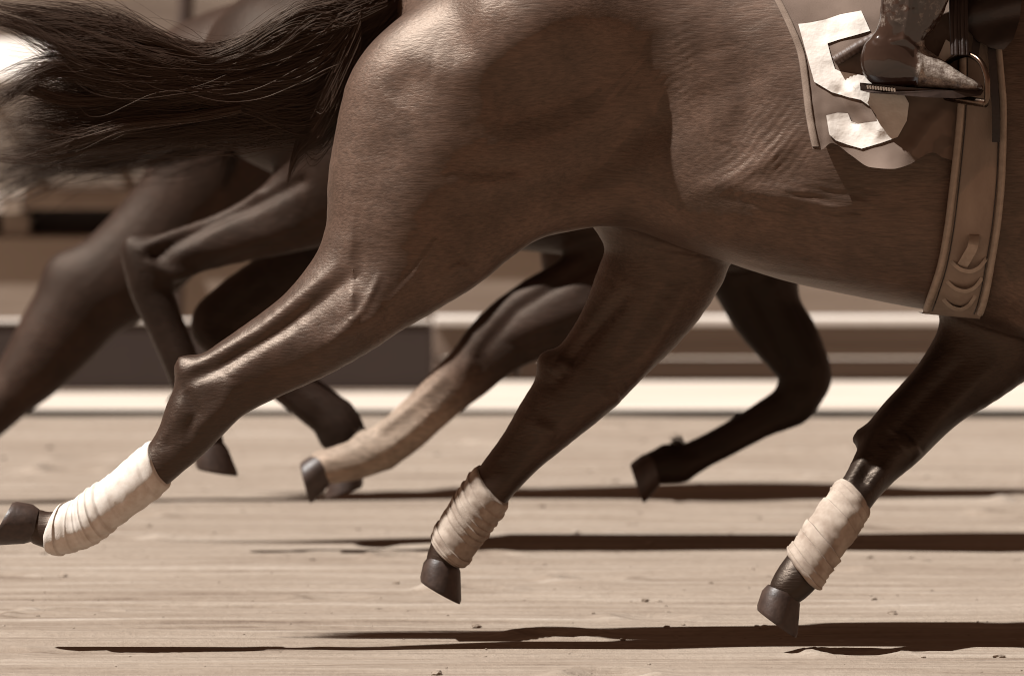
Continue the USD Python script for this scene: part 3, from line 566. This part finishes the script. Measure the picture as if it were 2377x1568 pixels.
mk += marks_of(lA[0], [.028, .028, .026, .026, .04, .24, .34, .36, .34, .30]) + marks_of(lC[0], [.03, .02, .015, .015, .015, .015, .015, .015, .015, .015])
mk += marks_of(lH1[0], [.024, .026, .03, .03, .02, .018, .018, .02, .02, .02, .02, .02]) + marks_of(lH2[0], [.025, .022, .02, .02, .02, .025, .03, .03, .025, .02, .02])
horse2 = thing('racehorse', 'dark brown racehorse just behind the nearest horse, with a white sock on one foreleg', 'horse', (0, Y2, 0))
obj('body', body2, M['coat2'], horse2, smooth=True, color=paint(body2, mk, b2))
obj('hoof', hoof(lA[0][-1], (-.86, -.50), 1, .95), M['hoof'], horse2, smooth=35)
obj('hoof', hoof(lC[0][-1], (-.80, -.55), 1, .95), M['hoof'], horse2, smooth=35)
obj('hoof', hoof(lH1[0][-1], (.1, -1), 1, .95), M['hoof'], horse2, smooth=35)
obj('hoof', hoof(lH2[0][-1], (0.05, -1), -1, .9), M['hoof'], horse2, smooth=35)
u0 = [(640, 110, Y2, .03), (590, 170, Y2, .045)]
tail2 = [(u0 + [(520, 230, Y2, .05), (400, 270, Y2, .055), (260, 285, Y2, .06), (120, 310, Y2, .065), (-20, 345, Y2, .07), (-140, 360, Y2, .07)], 900),
         (u0 + [(540, 250, Y2, .05), (440, 305, Y2, .045), (320, 325, Y2, .045), (190, 345, Y2, .04), (60, 368, Y2, .035), (-60, 385, Y2, .03)], 900),
         (u0 + [(570, 250, Y2, .05), (540, 330, Y2, .04), (520, 400, Y2, .03), (505, 450, Y2, .02)], 350)]
hair('tail', tail2, M['hair2'], horse2, seed=5)

for x, y, dy, num in ((1590, 1040, .1, 60), (860, 1020, -.12, 40), (430, 930, -.14, 40)):
    hair('fetlock_hair', [([(x, y, Y2 + dy, .010), (x - 18, y - 8, Y2 + dy, .012), (x - 42, y - 8, Y2 + dy, .016)], num)], M['hair2'], horse2, 8, .0013, 17 + x)
# ---- the third horse, mid-plane y = 3.9
Y3 = 4.25
T1 = [(520, 360, 150, -.12), (460, 440, 130, -.13), (390, 530, 120, -.13), (290, 630, 116, -.13), (205, 690, 108, -.13), (145, 765, 98, -.13), (85, 845, 80, -.13), (15, 925, 58, -.13), (-60, 1000, 48, -.13), (-100, 1035, 40, -.13)]
T2 = [(620, 400, 140, .1), (700, 560, 100, .1), (660, 690, 75, .1), (600, 760, 55, .1), (640, 830, 45, .1), (690, 900, 42, .1)]
T3 = [(1430, 420, 120, -.1), (1470, 560, 90, -.1), (1480, 640, 70, -.1), (1530, 710, 58, -.1), (1470, 770, 42, -.1), (1410, 820, 42, -.1)]
T4 = [(1380, 420, 120, .1), (1340, 560, 90, .1), (1330, 640, 70, .1), (1320, 720, 58, .1), (1250, 770, 42, .1), (1190, 800, 42, .1)]
F3 = Field((-1.7, Y3 - .36, 0.05), (1.6, Y3 + .36, 1.75), 0.013); F3.y0 = Y3
SX = [480, 640, 820, 1000, 1180, 1320, 1450]
F3.torso([float(at(x, 300, Y3)[0]) for x in SX], [1.28, 1.38, 1.40, 1.38, 1.37, 1.38, 1.42], [1.02, .86, .80, .77, .74, .73, .80], [.17, .22, .24, .27, .28, .27, .22], k=.05)
F3.ell(at(500, 250, Y3), (.23, .24, .25), k=.09)
l1, l2, l3, l4 = (put(F3, t, Y3, (.7, .68, .7, .9, .95)) for t in (T1, T2, T3, T4))
F3.ell(at(158, 640, Y3 - .13), (.055, .04, .045), rot=-40, k=.06)
F3.chain([at(1480, 80, Y3), at(1700, -60, Y3), at(1920, -160, Y3)], [.25, .19, .14], .62, k=.1)
F3.chain([at(1920, -150, Y3), at(2050, -70, Y3), at(2200, 40, Y3)], [.135, .10, .065], .75, k=.04)
body3 = F3.mesh(8)
b3 = .032
mk = [(at(x, y, Y3 + dy), b3) for x in range(380, 1550, 80) for y in range(-120, 600, 80) for dy in (-.22, .22)]
mk += marks_of(l1[0], [.032, .03, .028, .028, .03, .034, .04, .04, .04, .04]) + marks_of(l2[0], [.1, .08, .06, .05, .05, .05]) + marks_of(l3[0], [.1, .08, .06, .05, .05, .05]) + marks_of(l4[0], [.1, .08, .06, .05, .05, .05])
horse3 = thing('racehorse', 'brown racehorse farthest back, only its rump and trailing hind leg visible at left', 'horse', (0, Y3, 0))
obj('body', body3, M['coat2'], horse3, smooth=True, color=paint(body3, mk, b3))
for l_ in (l1, l2, l3, l4): obj('hoof', hoof(l_[0][-1], (-.5, -.85), 1, .9), M['hoof'], horse3, smooth=35)
hair('tail', [([(430, 190, Y3, .03), (380, 260, Y3, .05), (300, 320, Y3, .05), (180, 350, Y3, .05), (40, 380, Y3, .05)], 500)], M['hair2'], horse3, seed=8)

# ------------------------------------------------------------------ tack on the near horse
def surf(px, py, off):
    """point on the near horse's side seen at the pixel, lifted off metres towards the camera"""
    Yv = np.full(np.shape(px), -.28)
    for _ in range(4):
        q = at(px, py, Yv); Yv = F1.near(q[..., 0], q[..., 2]) - off
    return at(px, py, Yv)
hem_y = PchipInterpolator([1780, 1884, 1905, 1930, 1975, 2020, 2070, 2110, 2140, 2165, 2190, 2260], [346, 346, 348, 332, 360, 388, 392, 382, 364, 354, 366, 380])
left_x = PchipInterpolator([-140, 0, 60, 130, 200, 260, 346], [1730, 1797, 1826, 1852, 1862, 1869, 1886])
def cloth_off(px, py):
    d = hem_y(np.clip(px, 1790, 2255)) - py
    s = np.exp(-np.clip(d, 0, 400) / 80.0)
    wave = .5 + .5 * np.cos((px - 2065) / 34.0)
    o = .010 + s * (.018 + .058 * wave) * np.clip((2215 - px) / 60, .1, 1)
    o += .010 * np.exp(-(seg_dist(px, py, [(1975, 215), (2010, 270), (2040, 300)])[0] / 18) ** 2) - .006 * np.exp(-(seg_dist(px, py, [(1950, 215), (1985, 280)])[0] / 14) ** 2)
    o += .010 * np.exp(-(seg_dist(px, py, [(2120, 340), (2150, 300), (2190, 260)])[0] / 20) ** 2)
    o += .006 * (meshkit.fbm(np.stack([px / 58, py / 40, 0 * px], -1), 2, 41) - .5)
    return o
v = np.linspace(0, 1, 90)[:, None]; u = np.linspace(0, 1, 110)[None]
gx = 1730 + u * 540 + 0 * v
def cloth_grid(a, b, nu, nv, y0=-125, extra=0.0):
    u = np.linspace(0, 1, nu)[None, :] + np.zeros((nv, 1)); v = np.linspace(0, 1, nv)[:, None] + np.zeros((1, nu)); py = y0 + v * 350.0
    for _ in range(3):
        px = left_x(np.clip(py, -140, 346)) * (1 - u) + b * u; py = y0 + v * (hem_y(np.clip(px, 1790, 2255)) - y0)
    return px, py
px, py = cloth_grid(0, 2222, 120, 110)
P = surf(px, py, cloth_off(px, py))
cloth = thing('saddle_cloth', 'brown racing saddle cloth with a large white numeral under the rider boot', 'saddle cloth', tuple(P[0, 60]))
cm = solidify(P, .0035); Pm = P.copy(); Pm[..., 1] *= -1; cm2 = solidify(Pm, -.0035)
top = solidify(np.stack([P[0] + (Pm[0] - P[0]) * t + np.array([0, 0, .045 * (1 - (2 * t - 1) ** 2)]) for t in np.linspace(0, 1, 14)]), .0035)
obj('cloth', trimesh.util.concatenate([cm, cm2, top]), M['cloth'], cloth, smooth=50)
yy = np.linspace(-120, 340, 120); hx = np.stack([left_x(yy) + k for k in np.linspace(1, 17, 6)], 1); hy = np.repeat(yy[:, None], 6, 1)
obj('hem', solidify(surf(hx, hy, cloth_off(hx, hy) + .0035 + .0012 * np.sin(np.linspace(0, np.pi, 6))[None] ), .003), M['hem'], cloth, smooth=50)
def patch(poly, off, mat, name, parent, size=14.0, offset=None, th=.003):
    g = shapely.Polygon(poly).buffer(1.5).buffer(-1.5)
    v2, f2 = trimesh.creation.triangulate_polygon(g, engine='earcut')
    v3 = np.column_stack([v2, np.zeros(len(v2))]); v3, f3 = trimesh.remesh.subdivide_to_size(v3, f2, size); 
    tm = trimesh.Trimesh(v3, f3, process=True); a = np.asarray(tm.vertices)
    o = (cloth_off(a[:, 0], a[:, 1]) if offset is None else offset(a[:, 0], a[:, 1])) + off
    front = surf(a[:, 0], a[:, 1], o); back = front + np.array([0, th, 0]); n = len(a); f = np.asarray(tm.faces)
    e = tm.edges_sorted; uq, cnt = np.unique(e, axis=0, return_counts=True); be = set(map(tuple, uq[cnt == 1])); st = []
    for q in tm.edges:
        if tuple(sorted(q)) in be: st += [(q[0], q[0] + n, q[1] + n), (q[0], q[1] + n, q[1])]
    r = trimesh.Trimesh(np.vstack([front, back]), np.vstack([f, f[:, ::-1] + n, np.array(st)]), process=False); r.fix_normals()
    return obj(name, r, mat, parent, smooth=30)
FIVE = [(1853, 56), (1880, 53), (1915, 46), (1950, 34), (1999, 25), (2020, 72), (1985, 82), (1948, 92), (1921, 101), (1928, 128), (1938, 160), (1950, 166), (1985, 172), (2040, 182), (2090, 205), (2110, 240), (2105, 280), (2084, 318), (2045, 332), (2000, 345), (1968, 336), (1940, 326), (1925, 312), (1918, 268), (1944, 262), (1968, 263), (1976, 282), (1992, 288), (2015, 284), (2036, 282), (2034, 268), (2018, 246), (1998, 232), (1970, 226), (1930, 214), (1890, 190)]
patch(FIVE, .0042, M['number'], 'numeral_five', cloth, 6.0, None, .0015)
# saddle: girth, flap, leathers, iron
girth_l = PchipInterpolator([-90, 60, 150, 260, 380, 440, 520, 610, 690, 722], [2210, 2225, 2232, 2226, 2214, 2207, 2197, 2181, 2155, 2143])
girth_r = PchipInterpolator([-90, 60, 170, 260, 400, 500, 600, 690, 745], [2300, 2315, 2326, 2333, 2330, 2322, 2307, 2289, 2266])
saddle = thing('saddle', 'racing saddle with dark flap, wide brown girth and stirrup on the near horse', 'saddle', tuple(surf(np.array(2250.), np.array(-60.), .02)))
vy = np.linspace(-90, 738, 120)[:, None]; uu = np.linspace(0, 1, 26)[None]
def girth_pts(t, u, off):
    y = -90 + t * 818; l, r_ = girth_l(np.clip(y, -90, 722)), girth_r(np.clip(y, -90, 745))
    return surf(l + (r_ - l) * u, y + 12 * u * np.clip((t - .85) / .15, 0, 1), off)
t = np.linspace(0, 1, 130)[:, None]; u = np.linspace(0, 1, 26)[None]
G = girth_pts(t + 0 * u, u + 0 * t, .022 + .004 * np.sin(u * np.pi) + .0012 * np.sin(t * 60) * 0 + 0 * t)
tuck = np.stack([G[-1] + np.array([0, .03 * k, -.0008 * k]) for k in range(1, 7)])
girth = obj('girth', solidify(np.concatenate([G, tuck]), .008), M['girth'], saddle, smooth=60)
for u_ in (.035, .965):
    tt = np.linspace(.02, .985, 110); obj('piping', tube(girth_pts(tt, np.full(110, u_), np.full(110, .026)), .0075, 10), M['piping'], girth, smooth=True)
for u_ in (.15, .87):
    tt = np.linspace(.02, .99, 110); obj('stitching', tube(girth_pts(tt, np.full(110, u_), np.full(110, .0262)), .0011, 6), M['leather'], girth)
def band(line, width, lift, mat, parent, name='keeper', th=.003):
    """a small strap loop standing off the girth: line of pixels, its width along the normal, lift in metres along it"""
    line = np.asarray(line, float); w = np.linspace(0, len(line) - 1, 26); k = np.arange(len(line))
    x, y, l_ = PchipInterpolator(k, line[:, 0])(w), PchipInterpolator(k, line[:, 1])(w), PchipInterpolator(k, lift)(w)
    nx, ny = -np.gradient(y), np.gradient(x); q = np.hypot(nx, ny); nx, ny = nx / q, ny / q
    s_ = np.linspace(-.5, .5, 5)[None] * width
    return obj(name, solidify(surf(x[:, None] + nx[:, None] * s_, y[:, None] + ny[:, None] * s_, (.024 + l_)[:, None] + 0 * s_), th), mat, parent, smooth=50)
band([(2262, 545), (2258, 572), (2246, 596), (2230, 622)], 24, [.004, .024, .022, .002], M['piping'], girth)
for cx, cy, w_ in ((2250, 622, 42), (2240, 668, 42), (2228, 710, 38)):
    band([(cx - w_, cy - 16), (cx - w_ * .78, cy - 6), (cx - w_ * .42, cy + 4), (cx + w_ * .02, cy + 8), (cx + w_ * .44, cy + 2), (cx + w_ * .76, cy - 11), (cx + w_ * .95, cy - 24)], 9, [.001, .008, .014, .017, .014, .008, .001], M['piping'], girth)
FLAP = [(2190, -120), (2360, -120), (2372, 0), (2366, 50), (2352, 92), (2330, 116), (2300, 112), (2270, 96), (2236, 60), (2205, 0)]
def flap_off(x, y): return .045 + .012 * np.cos((x - 2300) / 40.0) + .006 * np.sin(y / 14.0 + x / 60.0)
patch(FLAP, 0, M['leather'], 'flap', saddle, 10.0, flap_off, .012)
st = obj('stirrup_leather', trimesh.util.concatenate([tube(np.stack([surf(np.array(2208. + 8 * k + .03 * y), np.array(y), .082 + .002 * (k % 2)) for y in np.linspace(-110, 128, 30)]), .0050, 8) for k in range(5)]), M['leather'], saddle, smooth=40)
BY = float(surf(np.array(2150.), np.array(150.), 0)[1]) - .052        # the boot's mid-plane
ir = np.array([(2186, 218), (2184, 190), (2190, 160), (2204, 142), (2222, 132), (2246, 127), (2268, 136), (2284, 158), (2292, 190), (2292, 222), (2284, 243)], float)
w = np.linspace(0, 10, 50); ix, iy = PchipInterpolator(np.arange(11), ir[:, 0])(w), PchipInterpolator(np.arange(11), ir[:, 1])(w)
iron = obj('stirrup_iron', trimesh.util.concatenate([tube(at(ix, iy, BY + .05 - .10 * (ix - 2184) / 110), .0062, 12), tube(np.stack([at(2184, 222, BY + .05), at(2235, 232, BY), at(2288, 240, BY - .05)]), .009, 10)]), M['steel'], saddle, smooth=True)
st_strap = [(1937, 142), (1960, 128), (1990, 110), (2030, 88), (2075, 70)]
ln = np.array([np.interp(np.linspace(0, 4, 60), range(5), [q[k] for q in st_strap]) for k in (0, 1)])
obj('overgirth_strap', tube(surf(ln[0], ln[1], cloth_off(ln[0], ln[1]) + .016), .0115 + .0005 * np.sin(np.arange(60) * 1.35), 14), M['strap'], saddle, smooth=True)
patch([(2196, 92), (2180, 128), (2172, 150), (2188, 172), (2208, 140), (2222, 110)], .012, M['white_flap'], 'lining_corner', saddle, 14.0)
for a, b in (([(2252, 60), (2262, 100), (2258, 140)]), ([(2282, 60), (2290, 120), (2300, 180)])) if False else (): pass
for line in ([(2262, 40), (2268, 90), (2262, 135)], [(2300, 90), (2306, 170), (2312, 260), (2312, 330)]):
    k = np.array([np.interp(np.linspace(0, len(line) - 1, 24), range(len(line)), [q[i] for q in line]) for i in (0, 1)])
    obj('billet_strap', solidify(surf(k[0][:, None] + np.linspace(-9, 9, 5)[None], k[1][:, None] + 0 * np.linspace(-9, 9, 5)[None], np.full((24, 5), .045)), .004), M['leather'], saddle, smooth=40)

# ------------------------------------------------------------------ the rider's leg
rider = thing('person', 'jockey in tall muddy shiny boot standing in the stirrup of the near horse', 'person', tuple(at(2140, 200, BY)))
FB = Field(at(1960, 260, BY) - np.array([0, .12, 0]), at(2340, -160, BY) + np.array([0, .12, 0]), .0035)
def bp(l_): return [at(x, y, BY + d) for x, y, _, d in l_], [r_ * m_px(BY) for _, _, r_, _ in l_]
q, r_ = bp([(2150, -150, 92, 0), (2135, -60, 84, 0), (2118, 10, 74, 0), (2098, 60, 58, 0), (2085, 95, 56, 0), (2066, 130, 62, 0)]); FB.chain(q, r_, .62, k=.02)
q, r_ = bp([(2052, 145, 52, 0), (2060, 150, 55, 0), (2110, 152, 50, 0), (2160, 166, 38, -.004), (2210, 184, 24, -.01), (2255, 199, 14, -.014), (2272, 203, 10, -.016)]); FB.chain(q, r_, [.66, .68, .72, .95, 1.4, 1.9, 1.6], k=.02)
# flat sole
Zs = FB.ax[2][None, None, :]; Xs = FB.ax[0][:, None, None]
zs = np.interp(Xs, [at(1990, 0, BY)[0], at(2290, 0, BY)[0]], [zpx(196, BY), zpx(214, BY)])
FB.F = np.maximum(FB.F, (zs - Zs + 0 * FB.F).astype(np.float32))
bm = FB.mesh(3)
bx, by = proj(bm.vertices)
d1, _ = seg_dist(bx, by, [(2052, 150), (2075, 120), (2090, 160), (2050, 175)])
mud = np.clip((bx - 2105) / 30, 0, 1) * np.clip((by - 60) / 40, 0, 1) * .45 + .34 * np.clip((88 - by) / 30, 0, 1) * (np.abs(bx - (2112 + (90 - by) * .1)) > 14)
mud = mud - .15 * np.clip((bx - 2255) / 20, 0, 1)
bm.vertices = bm.vertices + bm.vertex_normals * (.004 * np.exp(-(seg_dist(bx, by, [(2070, 96), (2100, 92), (2125, 110), (2138, 145), (2130, 195)])[0] / 6) ** 2) + .005 * (meshkit.fbm(bm.vertices * 28, 3, 6) - .5) * (by < 110) + .004 * np.exp(-(seg_dist(bx, by, [(2112, -20), (2106, 50), (2096, 92)])[0] / 5) ** 2))[:, None]
boot = obj('boot', bm, M['boot'], rider, smooth=True, extra=mud)
sp_ = [(1996, 192), (2040, 196), (2120, 204), (2210, 210), (2270, 206), (2284, 210), (2276, 222), (2220, 228), (2150, 226), (2080, 220), (2020, 216), (1997, 210)]
def slab(poly, Yc, half, mat, name, parent):
    g = shapely.Polygon(poly).buffer(2).buffer(-2); m = trimesh.creation.extrude_polygon(g, 1.0, engine='earcut'); a = np.asarray(m.vertices)
    w_ = half * np.interp(a[:, 0], [1996, 2030, 2090, 2160, 2230, 2270, 2284], [.35, .8, .75, .95, 1, .7, .3])
    m.vertices = at(a[:, 0], a[:, 1], Yc + (a[:, 2] * 2 - 1) * w_); m.fix_normals(); return obj(name, m, mat, parent, smooth=30)
slab(sp_, BY - .008, .042, M['sole'], 'sole', boot)
for k in range(11):
    x = 2014 + k * 6.2; obj('welt_stitch', tube(np.stack([at(x, 198 + k * .7, BY - .0395 - .0005 * k), at(x + 1.5, 206 + k * .7, BY - .0395 - .0005 * k)]), .0022, 6), M['welt'], boot)
# breeches above the boot
FK = Field((.55, -.62, 1.05), (1.5, .62, 2.35), .016)
zz = float(at(2150, -150, BY)[2]); x2 = float(at(2150, -150, BY)[0])
hip = np.array([x2 - .28, 0, 1.95])
for s_ in (-1, 1):
    FK.chain([(x2, s_ * -BY * -1 if False else s_ * abs(BY), zz - .01), (x2 + .10, s_ * (abs(BY) - .02), zz + .14), (x2 + .18, s_ * (abs(BY) - .05), zz + .24), (x2 + .02, s_ * .24, zz + .34), (x2 - .22, s_ * .13, zz + .46)], [.055, .066, .07, .085, .11], k=.04)
FK.chain([(x2 - .24, -.08, zz + .48), (x2 - .24, .08, zz + .48)], [.13, .13], k=.06)
obj('breeches', FK.mesh(6), M['breeches'], rider, smooth=True)
